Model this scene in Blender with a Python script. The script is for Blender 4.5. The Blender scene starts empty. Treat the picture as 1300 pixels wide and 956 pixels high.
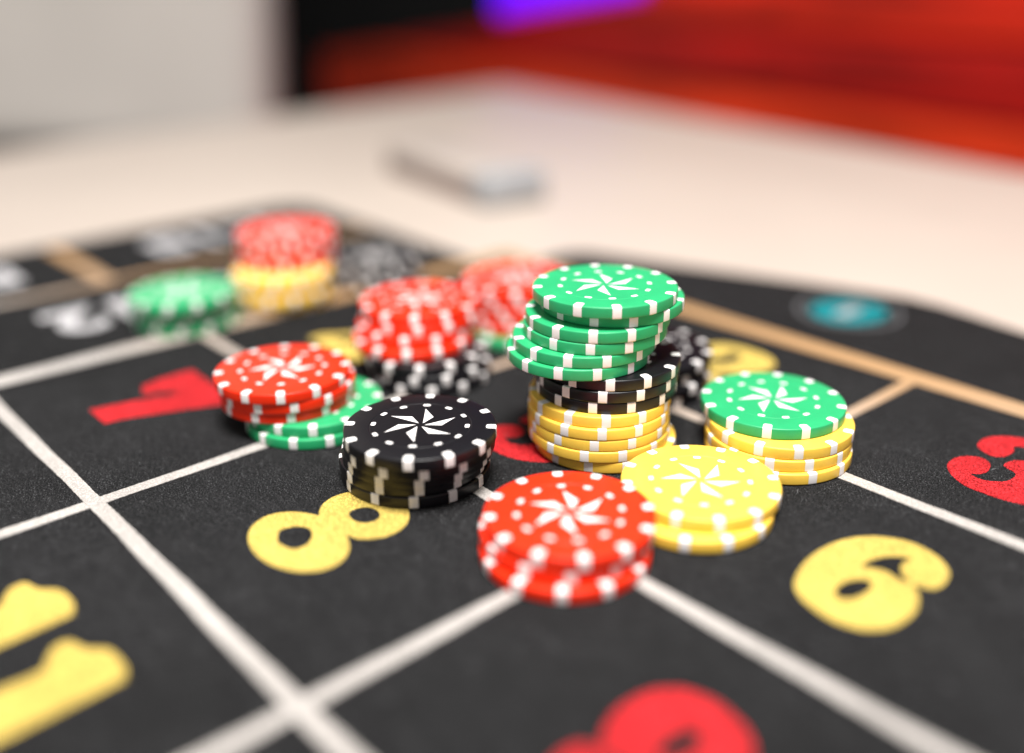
import bpy, bmesh, math, random
from mathutils import Vector, Matrix

random.seed(7)
S = bpy.context.scene
COL = S.collection
MM = 0.001

# ------------------------------------------------------------------ camera
YAW, PITCH, ROLL = 2.4168, 0.3618, -0.0095
CAM = Vector((0.2425, -0.0699, 0.1297))
fw = Vector((math.cos(PITCH) * math.cos(YAW), math.cos(PITCH) * math.sin(YAW), -math.sin(PITCH)))
rt = Vector((math.sin(YAW), -math.cos(YAW), 0.0))
up = rt.cross(fw)
r2 = math.cos(ROLL) * rt + math.sin(ROLL) * up
u2 = -math.sin(ROLL) * rt + math.cos(ROLL) * up
cam_data = bpy.data.cameras.new("camera")
cam_data.sensor_fit = 'HORIZONTAL'
cam_data.sensor_width = 36.0
cam_data.lens = 1271.85 / 1300.0 * 36.0
cam_data.shift_y = -44.5 / 1300.0
cam_data.clip_start = 0.005
cam_data.clip_end = 50.0
cam_data.dof.use_dof = True
cam_data.dof.focus_distance = 0.266
cam_data.dof.aperture_fstop = 35.22 / 16.5
cam = bpy.data.objects.new("camera", cam_data)
COL.objects.link(cam)
m = Matrix((r2, u2, -fw)).transposed().to_4x4()
m.translation = CAM
cam.matrix_world = m
S.camera = cam

# ------------------------------------------------------------------ light
world = bpy.data.worlds.new("World")
S.world = world
world.use_nodes = True
bg = world.node_tree.nodes["Background"]
bg.inputs[0].default_value = (1.0, 0.985, 0.97, 1)
bg.inputs[1].default_value = 0.46


def area(name, loc, target, size, energy, col):
    L = bpy.data.lights.new(name, 'AREA')
    L.shape = 'RECTANGLE'
    L.size, L.size_y = size
    L.energy = energy
    L.color = col
    o = bpy.data.objects.new(name, L)
    COL.objects.link(o)
    o.location = loc
    o.rotation_euler = (Vector(target) - Vector(loc)).to_track_quat('-Z', 'Y').to_euler()
    return o


area("ceiling_lamp", (0.34, -0.10, 1.25), (0.04, 0.11, 0), (0.42, 0.34), 44, (1.0, 0.975, 0.94))

S.view_settings.view_transform = 'Standard'
S.view_settings.look = 'None'
S.view_settings.exposure = 0.0
S.view_settings.gamma = 1.0


# ------------------------------------------------------------------ materials
def new_mat(name):
    mt = bpy.data.materials.new(name)
    mt.use_nodes = True
    nt = mt.node_tree
    return mt, nt, nt.nodes["Principled BSDF"]


def noise(nt, scale, detail=3.0, rough=0.55, src=None, dist=0.0):
    n = nt.nodes.new("ShaderNodeTexNoise")
    n.inputs["Scale"].default_value = scale
    n.inputs["Detail"].default_value = detail
    n.inputs["Roughness"].default_value = rough
    n.inputs["Distortion"].default_value = dist
    if src is not None:
        nt.links.new(src, n.inputs["Vector"])
    return n


def coords(nt, kind="Object"):
    return nt.nodes.new("ShaderNodeTexCoord").outputs[kind]


def ramp(nt, fac, stops):
    r = nt.nodes.new("ShaderNodeValToRGB")
    e = r.color_ramp.elements
    while len(e) < len(stops):
        e.new(0.5)
    for el, (p, c) in zip(e, stops):
        el.position = p
        el.color = (*c, 1)
    nt.links.new(fac, r.inputs[0])
    return r.outputs[0]


def bump(nt, b, height, strength, distance):
    n = nt.nodes.new("ShaderNodeBump")
    n.inputs["Strength"].default_value = strength
    n.inputs["Distance"].default_value = distance
    nt.links.new(height, n.inputs["Height"])
    nt.links.new(n.outputs[0], b.inputs["Normal"])


def sc(c, f):
    return tuple(v * f for v in c)


def plastic(name, c, rough=0.36, var=0.1, spec=0.36):
    mt, nt, b = new_mat(name)
    co = coords(nt)
    n = noise(nt, 160, 4, 0.6, co)
    nt.links.new(ramp(nt, n.outputs["Fac"], [(0.3, sc(c, 1 - var)), (0.7, sc(c, 1 + var * 0.5))]), b.inputs["Base Color"])
    n2 = noise(nt, 900, 4, 0.6, co)
    mr = nt.nodes.new("ShaderNodeMapRange")
    mr.inputs["To Min"].default_value = rough - 0.07
    mr.inputs["To Max"].default_value = rough + 0.1
    nt.links.new(n2.outputs["Fac"], mr.inputs["Value"])
    nt.links.new(mr.outputs[0], b.inputs["Roughness"])
    b.inputs["Specular IOR Level"].default_value = spec
    oi = nt.nodes.new("ShaderNodeObjectInfo")
    ad = nt.nodes.new("ShaderNodeVectorMath")
    ad.operation = 'ADD'
    nt.links.new(co, ad.inputs[0])
    nt.links.new(oi.outputs["Location"], ad.inputs[1])
    mp = nt.nodes.new("ShaderNodeMapping")
    mp.inputs["Rotation"].default_value = (0.3, 0.2, 0.9)
    mp.inputs["Scale"].default_value = (1, 14, 3)
    nt.links.new(ad.outputs[0], mp.inputs["Vector"])
    scr = noise(nt, 420, 3, 0.6, mp.outputs[0])          # fine handling scratches
    pit = noise(nt, 3200, 2, 0.5, co)                     # moulding grain
    mm = nt.nodes.new("ShaderNodeMath")
    mm.operation = 'MULTIPLY_ADD'
    mm.inputs[1].default_value = 0.6
    nt.links.new(scr.outputs["Fac"], mm.inputs[0])
    nt.links.new(pit.outputs["Fac"], mm.inputs[2])
    bump(nt, b, mm.outputs[0], 0.22, 0.00005)
    return mt


M = {}
M['r'] = plastic("chip_red", (0.76, 0.026, 0.004))
M['g'] = plastic("chip_green", (0.022, 0.345, 0.130))
M['y'] = plastic("chip_yellow", (0.88, 0.56, 0.075))
M['b'] = plastic("chip_black", (0.005, 0.0045, 0.0065), rough=0.34, spec=0.4)
M['w'] = plastic("chip_white", (0.80, 0.77, 0.76), rough=0.42, var=0.05)


def felt(name, c, speck=0.5, fibre=1.0):
    """woven / flocked surface: fine salt-and-pepper grain, soft patches, slight relief"""
    mt, nt, b = new_mat(name)
    co = coords(nt)
    fine = noise(nt, 2600, 2, 0.6, co)
    big = noise(nt, 26, 4, 0.6, co)
    c1 = ramp(nt, fine.outputs["Fac"], [(0.40, sc(c, 1 - speck)), (0.50, sc(c, 0.85)), (0.56, sc(c, 1 + speck)), (0.64, sc(c, 1 + speck * 3.0))])
    c2 = ramp(nt, big.outputs["Fac"], [(0.3, (0.84,) * 3), (0.7, (1.12,) * 3)])
    mx = nt.nodes.new("ShaderNodeMix")
    mx.data_type = 'RGBA'
    mx.blend_type = 'MULTIPLY'
    mx.inputs[0].default_value = 1
    nt.links.new(c1, mx.inputs[6])
    nt.links.new(c2, mx.inputs[7])
    nt.links.new(mx.outputs[2], b.inputs["Base Color"])
    if name == "black_felt":
        mp = nt.nodes.new("ShaderNodeMapping")
        mp.inputs["Rotation"].default_value = (0, 0, 0.5)
        mp.inputs["Scale"].default_value = (1, 3.2, 1)
        nt.links.new(co, mp.inputs["Vector"])
        sf = noise(nt, 75, 6, 0.75, mp.outputs[0], 0.6)
        c3 = ramp(nt, sf.outputs["Fac"], [(0.50, (1.0,) * 3), (0.60, (1.35,) * 3), (0.70, (2.3,) * 3)])
        m3 = nt.nodes.new("ShaderNodeMix")
        m3.data_type = 'RGBA'
        m3.blend_type = 'MULTIPLY'
        m3.inputs[0].default_value = 1
        nt.links.new(mx.outputs[2], m3.inputs[6])
        nt.links.new(c3, m3.inputs[7])
        nt.links.new(m3.outputs[2], b.inputs["Base Color"])
    b.inputs["Roughness"].default_value = 0.95
    b.inputs["Specular IOR Level"].default_value = 0.12
    bump(nt, b, fine.outputs["Fac"], 0.3 * fibre, 0.0002)
    return mt, nt, b, mx.outputs[2]


M['felt'] = felt("black_felt", (0.0088, 0.0088, 0.0092), 0.9)[0]
M['num_y'] = felt("yellow_print", (0.46, 0.335, 0.08), 0.3, 0.5)[0]
M['num_r'] = felt("red_print", (0.33, 0.014, 0.017), 0.55, 0.7)[0]
M['num_t'] = felt("teal_print", (0.006, 0.15, 0.17), 0.2, 0.6)[0]
M['num_g'] = felt("grey_print", (0.20, 0.20, 0.21), 0.15, 0.6)[0]
M['num_w'] = felt("white_print", (0.42, 0.41, 0.42), 0.15, 0.6)[0]


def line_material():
    # cream-white print; warm sheen at the far (zero) end painted in as tan
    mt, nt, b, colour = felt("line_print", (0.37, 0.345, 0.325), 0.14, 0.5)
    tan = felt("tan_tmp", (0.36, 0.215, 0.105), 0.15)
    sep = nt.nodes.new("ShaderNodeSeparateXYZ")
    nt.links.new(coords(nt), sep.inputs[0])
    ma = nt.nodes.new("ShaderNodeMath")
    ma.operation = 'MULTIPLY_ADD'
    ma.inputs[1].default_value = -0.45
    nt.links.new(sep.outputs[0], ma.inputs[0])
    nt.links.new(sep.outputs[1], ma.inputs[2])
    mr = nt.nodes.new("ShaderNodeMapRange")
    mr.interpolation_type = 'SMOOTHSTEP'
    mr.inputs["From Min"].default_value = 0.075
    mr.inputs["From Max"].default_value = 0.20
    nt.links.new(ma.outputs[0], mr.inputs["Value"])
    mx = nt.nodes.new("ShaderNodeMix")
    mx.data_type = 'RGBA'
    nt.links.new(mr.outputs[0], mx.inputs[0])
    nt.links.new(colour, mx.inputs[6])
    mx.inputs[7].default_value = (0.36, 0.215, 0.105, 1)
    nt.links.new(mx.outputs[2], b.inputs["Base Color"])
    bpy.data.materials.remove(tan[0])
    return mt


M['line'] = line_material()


def simple(name, c, rough, var=0.1, scale=12, spec=0.4, stretch=None):
    mt, nt, b = new_mat(name)
    co = coords(nt)
    if stretch:
        mp = nt.nodes.new("ShaderNodeMapping")
        mp.inputs["Scale"].default_value = stretch
        nt.links.new(co, mp.inputs["Vector"])
        co = mp.outputs[0]
    n = noise(nt, scale, 5, 0.6, co)
    nt.links.new(ramp(nt, n.outputs["Fac"], [(0.3, sc(c, 1 - var)), (0.7, sc(c, 1 + var))]), b.inputs["Base Color"])
    b.inputs["Roughness"].default_value = rough
    b.inputs["Specular IOR Level"].default_value = spec
    bump(nt, b, n.outputs["Fac"], 0.08, 0.002)
    return mt


M['table'] = simple("cream_laminate", (0.475, 0.405, 0.352), 0.5, 0.04, 9)
M['table_edge'] = simple("table_edge_band", (0.40, 0.27, 0.20), 0.5, 0.08, 20)
M['chair'] = simple("pale_leather", (0.56, 0.52, 0.475), 0.6, 0.07, 5)
M['chair_base'] = simple("taupe_fabric", (0.16, 0.125, 0.11), 0.8, 0.1, 8)
M['dark'] = simple("dark_cloth", (0.004, 0.004, 0.004), 0.9, 0.2, 4, 0.1)
for i, c in enumerate([(0.42, 0.013, 0.003), (0.28, 0.004, 0.002), (0.47, 0.026, 0.004), (0.35, 0.008, 0.003)]):
    M['red_board%d' % i] = simple("red_lacquered_wood_%d" % i, c, 0.45, 0.55, 7, 0.2, (0.6, 5, 5))
M['case'] = simple("pale_case", (0.40, 0.345, 0.31), 0.4, 0.05, 30)
M['case_edge'] = simple("shaded_case_edge", (0.22, 0.16, 0.15), 0.5, 0.1, 30)  # shade along the case's front edge put into the colour
M['case_cap'] = simple("blue_grey_cap", (0.29, 0.295, 0.305), 0.45, 0.1, 30)


def emit(name, c, s):
    mt, nt, b = new_mat(name)
    b.inputs["Base Color"].default_value = (*sc(c, 0.3), 1)
    b.inputs["Emission Color"].default_value = (*c, 1)
    b.inputs["Emission Strength"].default_value = s
    return mt


M['purple'] = emit("violet_light", (0.09, 0.0, 1.0), 1.5)
M['magenta'] = emit("magenta_light", (0.75, 0.0, 0.55), 0.6)


# ------------------------------------------------------------------ helpers
def link(o, parent=None):
    COL.objects.link(o)
    if parent is not None:
        o.parent = parent
    return o


def mesh_obj(name, me, mat, parent=None):
    if mat is not None and not me.materials:
        me.materials.append(mat)
    return link(bpy.data.objects.new(name, me), parent)


def from_bm(name, bm, smooth=None):
    me = bpy.data.meshes.new(name)
    bm.to_mesh(me)
    bm.free()
    if smooth is not None:
        me.shade_smooth()
        me.set_sharp_from_angle(angle=math.radians(smooth))
    return me


def thing(name, label, cat, loc=(0, 0, 0), rz=0.0, group=None):
    o = bpy.data.objects.new(name, None)
    o.empty_display_size = 0.01
    link(o)
    o.location = loc
    o.rotation_euler = (0, 0, rz)
    o["label"] = label
    o["category"] = cat
    if group:
        o["group"] = group
    return o


def box_mesh(name, sx, sy, sz, bev=0.0, seg=3, z0=0.0):
    bm = bmesh.new()
    bmesh.ops.create_cube(bm, size=1.0)
    for v in bm.verts:
        v.co = Vector((v.co.x * sx, v.co.y * sy, (v.co.z + 0.5) * sz + z0))
    if bev:
        bmesh.ops.bevel(bm, geom=bm.edges[:], offset=bev, segments=seg, profile=0.5, affect='EDGES')
    return from_bm(name, bm, 35)


def catmull(pts, n=5):
    out = []
    N = len(pts)
    for i in range(N):
        p0, p1, p2, p3 = (Vector(pts[(i + j - 1) % N]) for j in range(4))
        for s in range(n):
            t = s / n
            out.append(0.5 * ((2 * p1) + (p2 - p0) * t + (2 * p0 - 5 * p1 + 4 * p2 - p3) * t * t
                              + (3 * p1 - p0 - 3 * p2 + p3) * t ** 3))
    return [(v.x, v.y) for v in out]


def flat_shape(name, loops, thick):
    """filled outlines (with holes) as a thin plate standing on z = 0"""
    cu = bpy.data.curves.new(name, 'CURVE')
    cu.dimensions = '2D'
    cu.fill_mode = 'BOTH'
    cu.extrude = thick / 2
    for lp in loops:
        s = cu.splines.new('POLY')
        s.points.add(len(lp) - 1)
        for p, (x, y) in zip(s.points, lp):
            p.co = (x, y, 0, 1)
        s.use_cyclic_u = True
    o = bpy.data.objects.new(name, cu)
    COL.objects.link(o)
    dg = bpy.context.evaluated_depsgraph_get()
    me = bpy.data.meshes.new_from_object(o.evaluated_get(dg))
    me.transform(Matrix.Translation((0, 0, thick / 2)))
    me.name = name
    bpy.data.objects.remove(o)
    bpy.data.curves.remove(cu)
    me.materials.clear()
    return me


def text_shape(name, body, size, thick, fat=0.0):
    cu = bpy.data.curves.new(name, 'FONT')
    cu.body = body
    cu.size = size
    cu.extrude = thick / 2
    cu.offset = fat
    cu.align_x = 'CENTER'
    cu.align_y = 'CENTER'
    o = bpy.data.objects.new(name, cu)
    COL.objects.link(o)
    dg = bpy.context.evaluated_depsgraph_get()
    me = bpy.data.meshes.new_from_object(o.evaluated_get(dg))
    me.transform(Matrix.Translation((0, 0, thick / 2)))
    me.name = name
    bpy.data.objects.remove(o)
    bpy.data.curves.remove(cu)
    me.materials.clear()
    return me


def prism(name, poly, z0, z1, bev=0.0):
    bm = bmesh.new()
    vs = [bm.verts.new((x, y, z1)) for x, y in poly]
    f = bm.faces.new(vs)
    if f.normal.z < 0:
        f.normal_flip()
    r = bmesh.ops.extrude_face_region(bm, geom=[f])
    for v in r['geom']:
        if isinstance(v, bmesh.types.BMVert):
            v.co.z = z0
    bm.normal_update()
    bmesh.ops.recalc_face_normals(bm, faces=bm.faces[:])
    if bev:
        top = [e for e in bm.edges if all(abs(v.co.z - z1) < 1e-7 for v in e.verts)]
        bmesh.ops.bevel(bm, geom=top, offset=bev, segments=3, profile=0.5, affect='EDGES')
    return from_bm(name, bm, 40)


# ------------------------------------------------------------------ table
def arc(cx, cy, r, a0, a1, n=8):
    return [(cx + r * math.cos(math.radians(a0 + (a1 - a0) * i / n)),
             cy + r * math.sin(math.radians(a0 + (a1 - a0) * i / n))) for i in range(n + 1)]


table = thing("table", "cream laminate table under the black mat, its far corner at the back", "table", (0, 0, -0.0022))
e1 = Vector((0.056, -0.559)).normalized()      # along the left edge, towards the viewer
e2 = Vector((0.62, -0.092)).normalized()       # along the right edge
C0 = Vector((-0.643, 0.706))
cut = 0.02
poly = [C0 + e1 * 1.55, C0 + e1 * cut, C0 + (e1 + e2) * cut * 0.30, C0 + e2 * cut, C0 + e2 * 1.30, C0 + e2 * 1.30 + e1 * 1.55]
mesh_obj("tabletop", prism("tabletop", [(p.x, p.y) for p in poly], -0.028, 0, 0.003), M['table'], table)
cc = Vector((sum(p.x for p in poly) / 6, sum(p.y for p in poly) / 6))
under = [cc + (p - cc) * 0.985 for p in poly]
mesh_obj("edge_band", prism("edge_band", [(p.x, p.y) for p in under], -0.06, -0.0283), M['table_edge'], table)

# ------------------------------------------------------------------ mat
B, A = 0.10294, 0.07727
mat = thing("roulette_mat", "black felt roulette layout mat with cream lines and yellow and red numbers", "mat")
out = [(-0.270, -0.30), (-0.272, 0.195)]
out += arc(-0.252, 0.200, 0.020, 180, 90, 6)
out += [(-0.200, 0.219), (-0.092, 0.216)]
out += arc(-0.092, 0.222, 0.006, -90, 0, 3)
out += [(-0.086, 0.252), (-0.084, 0.259), (-0.079, 0.264)]
out += [(0.045, 0.3060), (0.058, 0.3095), (0.072, 0.3095), (0.085, 0.3070)]
out += [(0.205, 0.281), (0.212, 0.275), (0.212, 0.222), (0.30, 0.219), (0.30, -0.30)]
mesh_obj("felt", prism("felt", out, -0.002, 0, 0.0004), M['felt'], mat)

LT = 0.00012


def line(x0, y0, x1, y1, w, z):
    d = Vector((x1 - x0, y1 - y0))
    L = d.length
    d.normalize()
    nrm = Vector((-d.y, d.x))
    n = max(2, int(L / 0.0007))
    rnd = random.Random(int((x0 + 2 * y0 + 3 * x1) * 1e5))
    bm = bmesh.new()
    rows = []
    for i in range(n + 1):
        sw = L * i / n
        p = Vector((x0, y0)) + d * sw + nrm * (0.00018 * math.sin(sw * 41 + x0 * 90 + y0 * 70) + 0.00008 * math.sin(sw * 173))
        a = w / 2 + rnd.uniform(-1, 1) * 0.00010
        b = w / 2 + rnd.uniform(-1, 1) * 0.00010
        rows.append([bm.verts.new((p.x + nrm.x * s, p.y + nrm.y * s, z)) for s in (a, -b)])
    for i in range(n):
        bm.faces.new([rows[i][0], rows[i][1], rows[i + 1][1], rows[i + 1][0]])
    bmesh.ops.recalc_face_normals(bm, faces=bm.faces[:])
    if bm.faces and bm.faces[0].normal.z < 0:
        bmesh.ops.reverse_faces(bm, faces=bm.faces[:])
    r = bmesh.ops.extrude_face_region(bm, geom=bm.faces[:])
    for v in r['geom']:
        if isinstance(v, bmesh.types.BMVert):
            v.co.z -= z - 0.00001
    bmesh.ops.recalc_face_normals(bm, faces=bm.faces[:])
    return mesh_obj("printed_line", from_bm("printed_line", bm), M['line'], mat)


W = 0.0041
for x, w, y0, y1 in ((-B, 0.0095, -0.29, 3 * A), (0, W, -0.29, 3 * A), (B, W, -0.29, 3 * A), (2 * B, W, -0.29, 3 * A),
                     (-0.1905, 0.005, -0.29, 0.214)):
    line(x, y0, x, y1, w, LT)
for y, w, x0, x1 in ((-2 * A, W, -B, 2 * B), (-A, W, -B, 2 * B), (0, W, -B, 2 * B), (A, W, -B, 2 * B), (2 * A, W, -B, 2 * B),
                     (3 * A, 0.0095, -B - 0.00475, 2 * B), (A, 0.0075, -0.264, -0.1905)):
    line(x0, y, x1, y, w, LT + 0.00008)


def ell(cx, cy, rx, ry, a0=0, a1=360, n=28):
    return [(cx + rx * math.cos(math.radians(a0 + (a1 - a0) * i / n)), cy + ry * math.sin(math.radians(a0 + (a1 - a0) * i / n)))
            for i in range(n)]


SIX_O = [(-11.8, -14.4), (-14, -9.6), (-15.6, -3), (-15.7, 4), (-14.3, 10.5), (-11.4, 15.7), (-6.9, 19.4), (-2.5, 20.9), (2.1, 20.3),
         (6.1, 18.4), (9.2, 14.9), (10.3, 11.1), (10.2, 7.9), (8.7, 5.9), (5.8, 5.2), (8.3, 2.4), (10.8, -2.8), (11.2, -8.3),
         (10.3, -13), (7.9, -16.7), (4.5, -18.8), (0.2, -19.6), (-4.5, -18.9), (-8.6, -17.3)]
SIX_H = [(x * 1.16 + 0.35, y * 1.16 + 1.0) for x, y in [(-4.3, -9.2), (-4.5, -5.8), (-3.2, -2.7), (-1.4, -1.6), (-0.2, -3.2), (0.1, -6.4), (-0.9, -9.8), (-2.7, -10.8)]]
SIX_N = [(0.6, 14.4), (0.0, 11.4), (0.9, 8.6), (2.8, 6.6), (5.2, 5.0), (2.8, 4.4), (-0.4, 5.2), (-3.0, 4.6), (-5.8, 3.4), (-5.0, 8.5), (-2.8, 12.4)]
THREE = [(-15.9, 5.8), (-16.3, 10.7), (-14.1, 15.3), (-8.6, 19.5), (0, 21), (8, 19.5), (12.3, 15), (12.5, 9.5), (10.5, 5), (7, 2.2),
         (11.5, -1), (14, -6), (13.7, -12), (10.8, -16.5), (6.7, -19.3), (1.1, -20.5), (-3.3, -20.6), (-7.4, -20.2), (-12.2, -17.3),
         (-15.7, -12.8), (-16.3, -7.4), (-14.6, -3.6), (-11.4, -1.6), (-8.1, -3.5), (-6.7, -8.2), (-7.6, -11.3), (-9.3, -12.9),
         (-5.2, -13.7), (-1.3, -10.6), (-0.5, -6.6), (-1.4, -3.6), (-5.3, -1.5), (-4.7, 3.4), (-2.7, 5.2), (-1.4, 8), (-2.2, 11.5),
         (-6.1, 13.4), (-8.3, 11.7), (-7, 8.6), (-7.5, 3.6), (-10.2, 1.8), (-14, 3.3)]
SEVEN = [(-16.5, 19.8), (16.5, 19.8), (16.7, 13), (12.9, 4.8), (9.4, -4.5), (6.8, -11), (5.6, -18.5), (-7.6, -18.2), (-6.2, -12),
         (-4.5, -5), (-2.4, 2), (0.4, 7.7), (-3.6, 7.4), (-6.4, 4.6), (-7.5, -1.1), (-14.5, 1.6), (-16.4, 8.9)]
ONE = [(7.3, -19.5), (7.3, 15), (6.9, 17.1), (4.8, 18.6), (1.2, 19.1), (-3.3, 18.7), (-5.5, 17.4), (-7.3, 15.3), (-9.9, 14.5),
       (-12.1, 13.7), (-12.7, 11.9), (-11.5, 9.7), (-8, 7.5), (-6.5, 6.5), (-6, 1.3), (-6, -19.5)]
TWO = [(-14, 8), (-14.5, 13), (-10, 18.5), (-2, 20.5), (7, 19.5), (13, 15), (14, 8.5), (11, 2), (5, -4), (0, -8.5), (6, -8), (9.5, -6.5),
       (11, -3.5), (14.5, -3.5), (14.8, -11), (14.5, -19.5), (0, -19.7), (-15, -19.5), (-15, -15), (-8, -8), (-2, -1), (1.5, 5), (1.5, 11),
       (-1, 13.5), (-4.5, 13), (-3.5, 9), (-5, 5), (-9.5, 3.5), (-13, 5)]
FIVE = [(-12, 20), (0, 20), (13, 20), (13, 12), (4, 12), (-5, 12), (-5.5, 7), (0, 8.5), (7, 7.5), (13, 3), (15, -5), (13, -13), (7, -18.5),
        (-1, -20.8), (-9, -19.5), (-14.5, -15), (-15, -9.5), (-12, -5.5), (-8, -5.2), (-5.5, -8), (-6, -11.5), (-8, -13), (-3.5, -14.2),
        (0.5, -11), (1.5, -5.5), (0, -0.5), (-4, 1.5), (-8, 0), (-10, -1.5), (-14, -0.5)]
FOUR_O = [(3, 20), (10.5, 20), (10.5, -5), (15, -5), (15, -12), (10.5, -12), (10.5, -19.5), (-2, -19.5), (-2, -12), (-16, -12), (-16, -6)]
FOUR_H = [(-2, 8), (-2, -5), (-9, -5)]


def eight():
    lo = ell(0.4, -9.0, 15.3, 10.6, 68, -248, 40)[:]
    hi = ell(0.8, 9.6, 12.7, 10.6, 236, -56, 36)[:]
    return [catmull(lo + hi, 2),
            catmull([(-6.4, -10.3), (-6.3, -7.6), (-5, -5.4), (-2.6, -4.3), (0.5, -5.2), (3.2, -7.8), (3.6, -11), (1.7, -12.6), (-2.4, -12.9)], 4),
            catmull([(-2, 7.0), (-2.6, 9.8), (-1.3, 12.2), (1.4, 13), (4.1, 12.2), (5.5, 9.7), (4.4, 7.1), (1.5, 5.9)], 4)]


def number(loops, cx, cy, key, rot=0.0, col='num_y', scale=1.0):
    q = [[(x * MM * scale, y * MM * scale) for x, y in lp] for lp in loops]
    me = flat_shape("number", q, LT)
    o = mesh_obj("number", me, M[col], mat)
    o.location = (cx, cy, 0.00001)
    o.rotation_euler = (0, 0, rot)
    o["label"] = key
    return o


six = [catmull(SIX_O, 4), catmull(SIX_H, 4), catmull(SIX_N, 3)]
number([catmull(TWO, 3)], 0.5 * B, 2.5 * A, "yellow number 2")
number([catmull(THREE, 4)], 1.5 * B, 2.5 * A, "red number 3", 0, 'num_r')
number([FOUR_O, FOUR_H], -0.5 * B, 1.5 * A, "yellow number 4")
number([catmull(FIVE, 3)], 0.5 * B, 1.5 * A, "red number 5", 0, 'num_r')
number(six, 1.5 * B, 1.5 * A, "yellow number 6")
number([SEVEN], -0.5 * B, 0.5 * A, "red number 7", 0, 'num_r')
number(eight(), 0.5 * B, 0.5 * A, "yellow number 8")
number(six, 1.5 * B, 0.5 * A, "red number 9", math.pi, 'num_r')
one = catmull(ONE, 3)
number([[(x - 13.5, y) for x, y in one], [(x + 14.5, y) for x, y in one]], 0.5 * B, -0.5 * A, "yellow number 11")

for body, x, y, size in (("1st 12", -0.150, 0.088, 0.040), ("1-18", -0.234, 0.150, 0.040), ("EVEN", -0.232, 0.004, 0.040)):
    o = mesh_obj("lettering", text_shape("lettering", body, size, LT, 0.0016), M['num_w'], mat)
    o.location = (x, y, 0.00001)
    o.rotation_euler = (0, 0, -math.pi / 2)
    o["label"] = "white lettering " + body

zx, zy = 0.0515, 0.2765
o = mesh_obj("zero_ring", flat_shape("zero_ring", [[(x * MM, y * MM) for x, y in ell(0, 0, r, r, n=64)] for r in (19.6, 18.8)], LT), M['num_g'], mat)
o.location = (zx, zy, 0.00001)
z_loops = [ell(0, 0, 14.0, 16.0, n=48), ell(0, 0, 3.6, 9.0, 0, 360, 32)]
number(z_loops, zx, zy, "teal number 0 inside a thin white ring", 0, 'num_t')
for dx in (-1.5, 1.5):
    q = [[(dx - 0.8, -7.5), (dx + 0.8, -7.5), (dx + 0.8, 7.5), (dx - 0.8, 7.5)]]
    o = mesh_obj("zero_stroke", flat_shape("zero_stroke", [[(x * MM, y * MM) for x, y in lp] for lp in q], LT), M['num_w'], mat)
    o.location = (zx, zy, 0.00001)


# ------------------------------------------------------------------ loose pile of the felt
M['fuzz'] = felt("felt_fibre", (0.046, 0.046, 0.048), 0.88, 0.0)[0]


def inside(lp, x, y):
    c = False
    j = len(lp) - 1
    for i in range(len(lp)):
        xi, yi = lp[i]
        xj, yj = lp[j]
        if (yi > y) != (yj > y) and x < (xj - xi) * (y - yi) / (yj - yi) + xi:
            c = not c
        j = i
    return c


def fuzz():
    rnd = random.Random(3)
    digits = [(1.5 * B, 2.5 * A, [catmull(THREE, 2)]), (0.5 * B, 1.5 * A, [catmull(FIVE, 2)]), (1.5 * B, 1.5 * A, [catmull(SIX_O, 2)]),
              (-0.5 * B, 0.5 * A, [SEVEN]), (0.5 * B, 0.5 * A, eight()), (0.5 * B, 2.5 * A, [catmull(TWO, 2)]),
              (-0.5 * B, 1.5 * A, [FOUR_O, FOUR_H]), (1.5 * B, 0.5 * A, [[(-x, -y) for x, y in catmull(SIX_O, 2)]]),
              (0.5 * B - 0.0135, -0.5 * A, [ONE]), (0.5 * B + 0.0145, -0.5 * A, [ONE])]
    V, F = [], []
    n = 0
    while n < 150000:
        x = rnd.uniform(-0.09, 0.22)
        y = rnd.uniform(-0.05, 0.225)
        depth = (Vector((x, y, 0)) - CAM).dot(fw)
        if rnd.random() > min(1.0, (depth - 0.172) / 0.055, (0.375 - depth) / 0.055):
            continue
        if rnd.random() < 0.94 and any(abs(x - q * B) < W / 2 + 0.0001 for q in (-1, 0, 1, 2)) or rnd.random() < 0.94 and any(abs(y - q * A) < W / 2 + 0.0001 for q in (-1, 0, 1, 2)) or y > 3 * A - 0.005 or x < -B + 0.005:
            continue
        skip = False
        for cx, cy, lps in digits:
            u, v = (x - cx) / MM, (y - cy) / MM
            if abs(u) < 19 and abs(v) < 22 and sum(inside(lp, u, v) for lp in lps) % 2:
                skip = True
                break
        if skip and rnd.random() < 0.985:
            continue
        a = rnd.uniform(0, 2 * math.pi)
        l = rnd.uniform(0.00025, 0.0007)
        w = rnd.uniform(0.00004, 0.00008)
        h = rnd.uniform(0.00004, 0.00020)
        dx, dy = math.cos(a), math.sin(a)
        z = 0.00022 if skip else 0.00002
        V += [(x - dy * w, y + dx * w, z), (x + dy * w, y - dx * w, z), (x + dx * l, y + dy * l, z + h)]
        F.append((3 * n, 3 * n + 1, 3 * n + 2))
        n += 1
    me = bpy.data.meshes.new("felt_pile")
    me.from_pydata(V, [], F)
    o = mesh_obj("felt_pile", me, M['fuzz'], mat)
    o["kind"] = "stuff"


fuzz()


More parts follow.
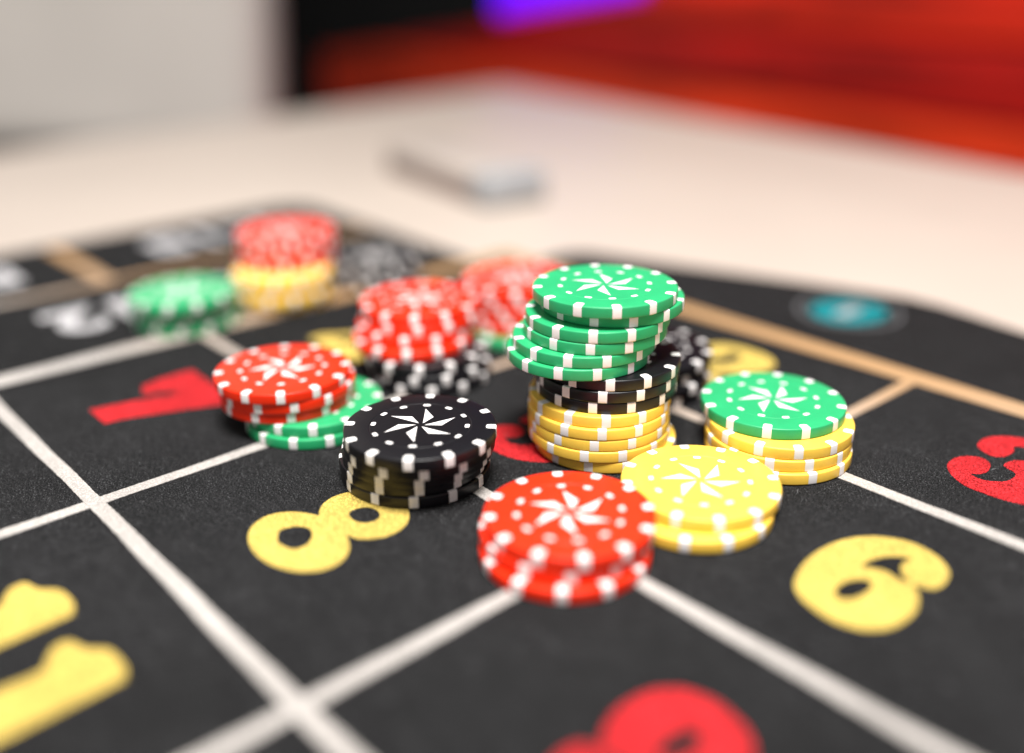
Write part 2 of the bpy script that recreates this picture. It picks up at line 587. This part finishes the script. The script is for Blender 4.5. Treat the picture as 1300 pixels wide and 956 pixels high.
def lint():
    rnd = random.Random(11)
    bm = bmesh.new()
    for _ in range(70):
        x, y = rnd.uniform(-0.08, 0.19), rnd.uniform(-0.03, 0.21)
        a, l, w = rnd.uniform(0, 6.3), rnd.uniform(0.0004, 0.0022), rnd.uniform(0.00004, 0.00008)
        bend = rnd.uniform(-1.4, 1.4)
        prev = None
        for k in range(5):
            h = 0.00025 + 0.00020 * math.sin(k / 4 * math.pi)
            nx, ny = -math.sin(a), math.cos(a)
            row = [bm.verts.new((x + nx * w, y + ny * w, h)), bm.verts.new((x - nx * w, y - ny * w, h))]
            if prev:
                bm.faces.new([prev[0], prev[1], row[1], row[0]])
            prev = row
            x += math.cos(a) * l / 4
            y += math.sin(a) * l / 4
            a += bend / 4
    o = mesh_obj("lint", from_bm("lint", bm), M['num_g'], mat)
    o["kind"] = "stuff"


lint()

# ------------------------------------------------------------------ chips
R, T, PITCH_Z = 0.020, 0.00322, 0.0033
D = 0.00003


def rim(off=0.0, bev=0.00042, n=4):
    """half profile of the edge, bottom to top, offset outwards"""
    p = []
    for i in range(n + 1):
        a = math.radians(-90 + 90 * i / n)
        p.append((R - bev + (bev + off) * math.cos(a), bev + (bev + off) * math.sin(a)))
    for i in range(n + 1):
        a = math.radians(90 * i / n)
        p.append((R - bev + (bev + off) * math.cos(a), T - bev + (bev + off) * math.sin(a)))
    return p


def chip_body():
    g = 0.665 * R
    prof = [(0.0, 0.0)] + rim() + [(g + 0.00022, T), (g + 0.00007, T - 0.00008), (g - 0.00007, T - 0.00008), (g - 0.00022, T), (0.0, T)]
    N = 112
    bm = bmesh.new()
    rings = []
    for r, z in prof:
        if r == 0:
            rings.append([bm.verts.new((0, 0, z))])
        else:
            rings.append([bm.verts.new((r * math.cos(2 * math.pi * i / N), r * math.sin(2 * math.pi * i / N), z)) for i in range(N)])
    for a, b in zip(rings, rings[1:]):
        for i in range(N):
            j = (i + 1) % N
            if len(a) == 1:
                bm.faces.new([a[0], b[j], b[i]])
            elif len(b) == 1:
                bm.faces.new([a[i], a[j], b[0]])
            else:
                bm.faces.new([a[i], a[j], b[j], b[i]])
    bmesh.ops.recalc_face_normals(bm, faces=bm.faces[:])
    return from_bm("chip_body", bm, 28)


def edge_spot():
    hw, rin = 0.00120, 0.868 * R
    flap = [(rin, 0.45), (rin + 0.0002, 0.78), (rin + 0.0005, 0.95), (rin + 0.0009, 1.0), (R - 0.0010, 1.0)]
    prof = [(r, -D, w) for r, w in flap] + [(r, z, 1.0) for r, z in rim(D)] + [(r, T + D, w) for r, w in reversed(flap)]
    bm = bmesh.new()
    rows = []
    K = 6
    for r, z, w in prof:
        row = []
        for i in range(K + 1):
            a = (i / K * 2 - 1) * hw * w / r
            row.append(bm.verts.new((r * math.cos(a), r * math.sin(a), z)))
        rows.append(row)
    for a, b in zip(rows, rows[1:]):
        for i in range(K):
            bm.faces.new([a[i], a[i + 1], b[i + 1], b[i]])
    bmesh.ops.recalc_face_normals(bm, faces=bm.faces[:])
    me = from_bm("edge_spot", bm, 28)
    return me


def star():
    loops = []
    for k in range(6):
        a = math.radians(60 * k)
        def P(r, d):
            return (r * R * math.cos(a + math.radians(d)), r * R * math.sin(a + math.radians(d)))
        loops.append([P(0.50, 0), P(0.055, -32), P(0.285, -30)])
    me = flat_shape("star", loops, D)
    me.transform(Matrix.Translation((0, 0, T)))
    return me


def dashes():
    loops = []
    for k in range(12):
        a = math.radians(30 * k)
        c, s = math.cos(a), math.sin(a)
        lp = []
        hx, hy, rr = 0.00062, 0.00100, 0.00045
        for qx, qy, st in ((1, 1, 0), (-1, 1, 90), (-1, -1, 180), (1, -1, 270)):
            for i in range(4):
                b = math.radians(st + 30 * i)
                x = 0.62 * R + qx * (hx - rr) + rr * math.cos(b)
                y = qy * (hy - rr) + rr * math.sin(b)
                lp.append((x * c - y * s, x * s + y * c))
        loops.append(lp)
    me = flat_shape("dash_ring", loops, D)
    me.transform(Matrix.Translation((0, 0, T)))
    return me


BODY0 = chip_body()
BODIES = {}
for k in 'rgyb':
    me = BODY0.copy()
    me.materials.clear()
    me.materials.append(M[k])
    BODIES[k] = me
SPOT, STAR, DASH = edge_spot(), star(), dashes()
for me in (SPOT, STAR, DASH):
    me.materials.append(M['w'])
CN = {'r': 'red', 'g': 'green', 'y': 'yellow', 'b': 'black'}
ORD = ['bottom', 'second', 'third', 'fourth', 'fifth', 'sixth', 'seventh', 'eighth', 'ninth', 'tenth', 'eleventh', 'twelfth', 'thirteenth', 'fourteenth']
RIGHT_ANGLE = math.degrees(math.atan2(rt.y, rt.x))


def chip(c, x, y, i, phase, where, n, star_off=0.0):
    if i == n - 1:
        pos = "top chip of " + where
    elif i == 0:
        pos = "bottom chip of " + where
    else:
        pos = ORD[i] + " chip from the bottom of " + where
    t = thing("poker_chip", CN[c] + " poker chip, " + pos, "poker chip",
              (x * MM, y * MM, 0.00024 + i * PITCH_Z), math.radians(RIGHT_ANGLE + phase), "poker chips stacked on the mat")
    mesh_obj("body", BODIES[c], None, t)
    for k in range(12):
        s = mesh_obj("edge_spot", SPOT, None, t)
        s.rotation_euler = (0, 0, math.radians(30 * k))
    s = mesh_obj("star", STAR, None, t)
    s.rotation_euler = (0, 0, math.radians(star_off))
    s = mesh_obj("dash_ring", DASH, None, t)
    s.rotation_euler = (0, 0, math.radians(star_off))


STACKS = [
    ("the tall leaning tower", [('y', 65.3, 122.4, -78), ('y', 64.3, 120.8, -76), ('y', 64.0, 120.9, -98), ('y', 64.0, 120.8, -92),
     ('y', 63.6, 121.7, -90), ('b', 63.5, 124.0, -75), ('b', 63.8, 123.9, -98), ('b', 64.0, 124.5, -94), ('g', 58.7, 117.6, -79),
     ('g', 59.4, 119.2, -76.5), ('g', 60.7, 122.1, -98), ('g', 61.2, 122.5, -98), ('g', 61.7, 127.7, -79), ('g', 62.0, 124.4, 34)]),
    ("the all-black stack", [('b', 43.4, 71.3, -87), ('b', 42.8, 71.1, -81), ('b', 45.0, 70.8, -84), ('b', 47.2, 70.0, -82),
     ('b', 48.5, 69.5, 26)]),
    ("the red-green stack by number 7", [('g', -3.9, 68.1, -97), ('g', -4.6, 69.3, -82), ('r', -11.8, 64.4, -76), ('r', -11.1, 64.1, -73),
     ('r', -11.2, 62.9, 10)]),
    ("the nearest all-red stack in front", [('r', 99.5, 72.7, -95), ('r', 97.6, 74.4, -89), ('r', 98.5, 75.0, 36)]),
    ("the low all-yellow stack in front", [('y', 107.1, 110.0, -75), ('y', 105.8, 114.4, 3)]),
    ("the green on yellow stack at right", [('y', 102.5, 153.3, -77), ('y', 101.7, 154.1, -80), ('y', 101.6, 154.8, -90), ('g', 97.1, 157.4, 12)]),
    ("the red on black stack", [('b', -9.2, 116.6, -85), ('b', -9.9, 116.6, -70), ('b', -11.5, 115.7, -90),
     ('r', -17.6, 115.8, -91), ('r', -19.9, 119.3, -97), ('r', -20.0, 121.2, -88), ('r', -20.7, 121.3, -90)]),
    ("the red stack behind the tower", [('g', -18.5, 165.5, -70), ('r', -24, 168, -60), ('r', -24.5, 168.4, -68),
     ('r', -24.2, 168.8, -76), ('r', -25, 168.5, -84), ('r', -24.4, 169.2, -92)]),
    ("the far red-yellow stack", [('y', -115.5, 122, -80), ('y', -114, 120.5, -95), ('y', -115.5, 121.5, -72), ('y', -114.2, 121, -87),
     ('r', -124.5, 129, -79), ('r', -125, 130, -94), ('r', -124, 129.4, -85), ('r', -124.8, 129.8, -71)]),
    ("the far green stack", [('g', -118, 80.5, -80), ('g', -119, 80, -72), ('g', -118.5, 81, -95), ('g', -115.5, 78.6, -88)]),
    ("the black stack behind the tower", [('b', 45.9, 163.3, -70), ('b', 46.4, 162.5, -83), ('b', 45.2, 163.8, -62), ('b', 46, 163, -76)]),
    ("the far blurred black stack", [('b', -114, 166, -70), ('b', -115.5, 167, -85), ('b', -115, 167.5, -92)]),
]
STAR_OFF = {"the green on yellow stack at right": -10, "the low all-yellow stack in front": -9}
for where, chips in STACKS:
    for i, (c, x, y, ph) in enumerate(chips):
        chip(c, x, y, i, ph, where, len(chips), STAR_OFF.get(where, 0.0))

# ------------------------------------------------------------------ slim case lying on the table
pa, pb = Vector((-0.335, 0.352)), Vector((-0.172, 0.322))
ax = (pb - pa).normalized()
ang = math.atan2(ax.y, ax.x)
mid = (pa + pb) / 2 + Vector((-ax.y, ax.x)) * 0.022 + Vector((0.004, -0.036))
case = thing("slim_case", "pale slim case with a grey cap lying on the cream table", "case", (mid.x, mid.y, -0.0022), ang)
mesh_obj("lid", box_mesh("lid", 0.118, 0.042, 0.011, 0.003, 3, 0.0082), M['case'], case).location = (-0.014, 0, 0)
mesh_obj("base", box_mesh("base", 0.116, 0.040, 0.008, 0.0015, 2, 0.0), M['case_edge'], case).location = (-0.014, 0, 0)
mesh_obj("end_cap", box_mesh("end_cap", 0.020, 0.043, 0.0195, 0.004, 3, 0.0), M['case_cap'], case).location = (0.0555, 0, 0)

# ------------------------------------------------------------------ background
def at(px, py, depth):
    d = fw + r2 * ((px - 650) / 1271.85) - u2 * ((py - 433.5) / 1271.85)
    return CAM + d * depth


pan = thing("red_wall_panel", "red lacquered board panel standing behind the right side of the table", "panel")
P0 = at(418, 100, 2.0)
d2 = Vector((0.989, -0.147, 0)).normalized()
rz = math.atan2(d2.y, d2.x)
hh = 0.062
for i in range(13):
    me = box_mesh("board", 2.6, 0.02, hh - 0.004, 0.004, 2)
    o = mesh_obj("board", me, M['red_board%d' % ((i * 7 + i // 3) % 4)], pan)
    o.location = P0 + d2 * 1.3 + Vector((0, 0, -0.62 - P0.z + i * hh))
    o.rotation_euler = (0, 0, rz)

chair = thing("pale_chair", "pale leather chair back behind the left side of the table", "chair")
cr = at(343, 90, 1.6)
dirc = Vector((rt.x, rt.y, 0)).normalized()
cz = math.atan2(dirc.y, dirc.x)
o = mesh_obj("backrest", box_mesh("backrest", 1.1, 0.14, 1.25, 0.05, 5), M['chair'], chair)
o.location = (cr.x - dirc.x * 0.55, cr.y - dirc.y * 0.55, -0.13)
o.rotation_euler = (0, math.radians(3.5), cz)
o = mesh_obj("seat_frame", box_mesh("seat_frame", 1.02, 0.12, 0.5, 0.03, 3), M['chair_base'], chair)
o.location = (cr.x - dirc.x * 0.56, cr.y - dirc.y * 0.56, -0.66)
o.rotation_euler = (0, 0, cz)

w = mesh_obj("back_wall", box_mesh("back_wall", 7.0, 0.05, 3.4, 0.0), M['dark'])
wp = at(500, 60, 3.2)
w.location = (wp.x, wp.y, -1.0)
w.rotation_euler = (0, 0, cz)
w["kind"] = "structure"

mach = thing("dark_cabinet", "dark cabinet edge with a violet light strip in front of red boards", "cabinet")
a, b = at(418, 70, 1.97), at(640, 30, 1.44)
dd = (b - a)
L = dd.length
q = dd.normalized().to_track_quat('X', 'Z')
o = mesh_obj("cabinet_body", box_mesh("cabinet_body", L, 0.03, 0.16, 0.01, 2), M['dark'], mach)
o.rotation_mode = 'QUATERNION'
o.rotation_quaternion = q
o.location = (a + b) / 2
sa, sb = at(634, 17, 1.43), at(815, -12, 1.17)
sd = sb - sa
sq = sd.normalized().to_track_quat('X', 'Z')
for nm, z0, z1, mt in (("light_strip", 0.004, 0.05, 'purple'), ("light_strip_rim", -0.005, 0.0035, 'magenta')):
    o = mesh_obj(nm, box_mesh(nm, sd.length, 0.012, z1 - z0, 0.0015, 2, z0), M[mt], mach)
    o.rotation_mode = 'QUATERNION'
    o.rotation_quaternion = sq
    o.location = (sa + sb) / 2
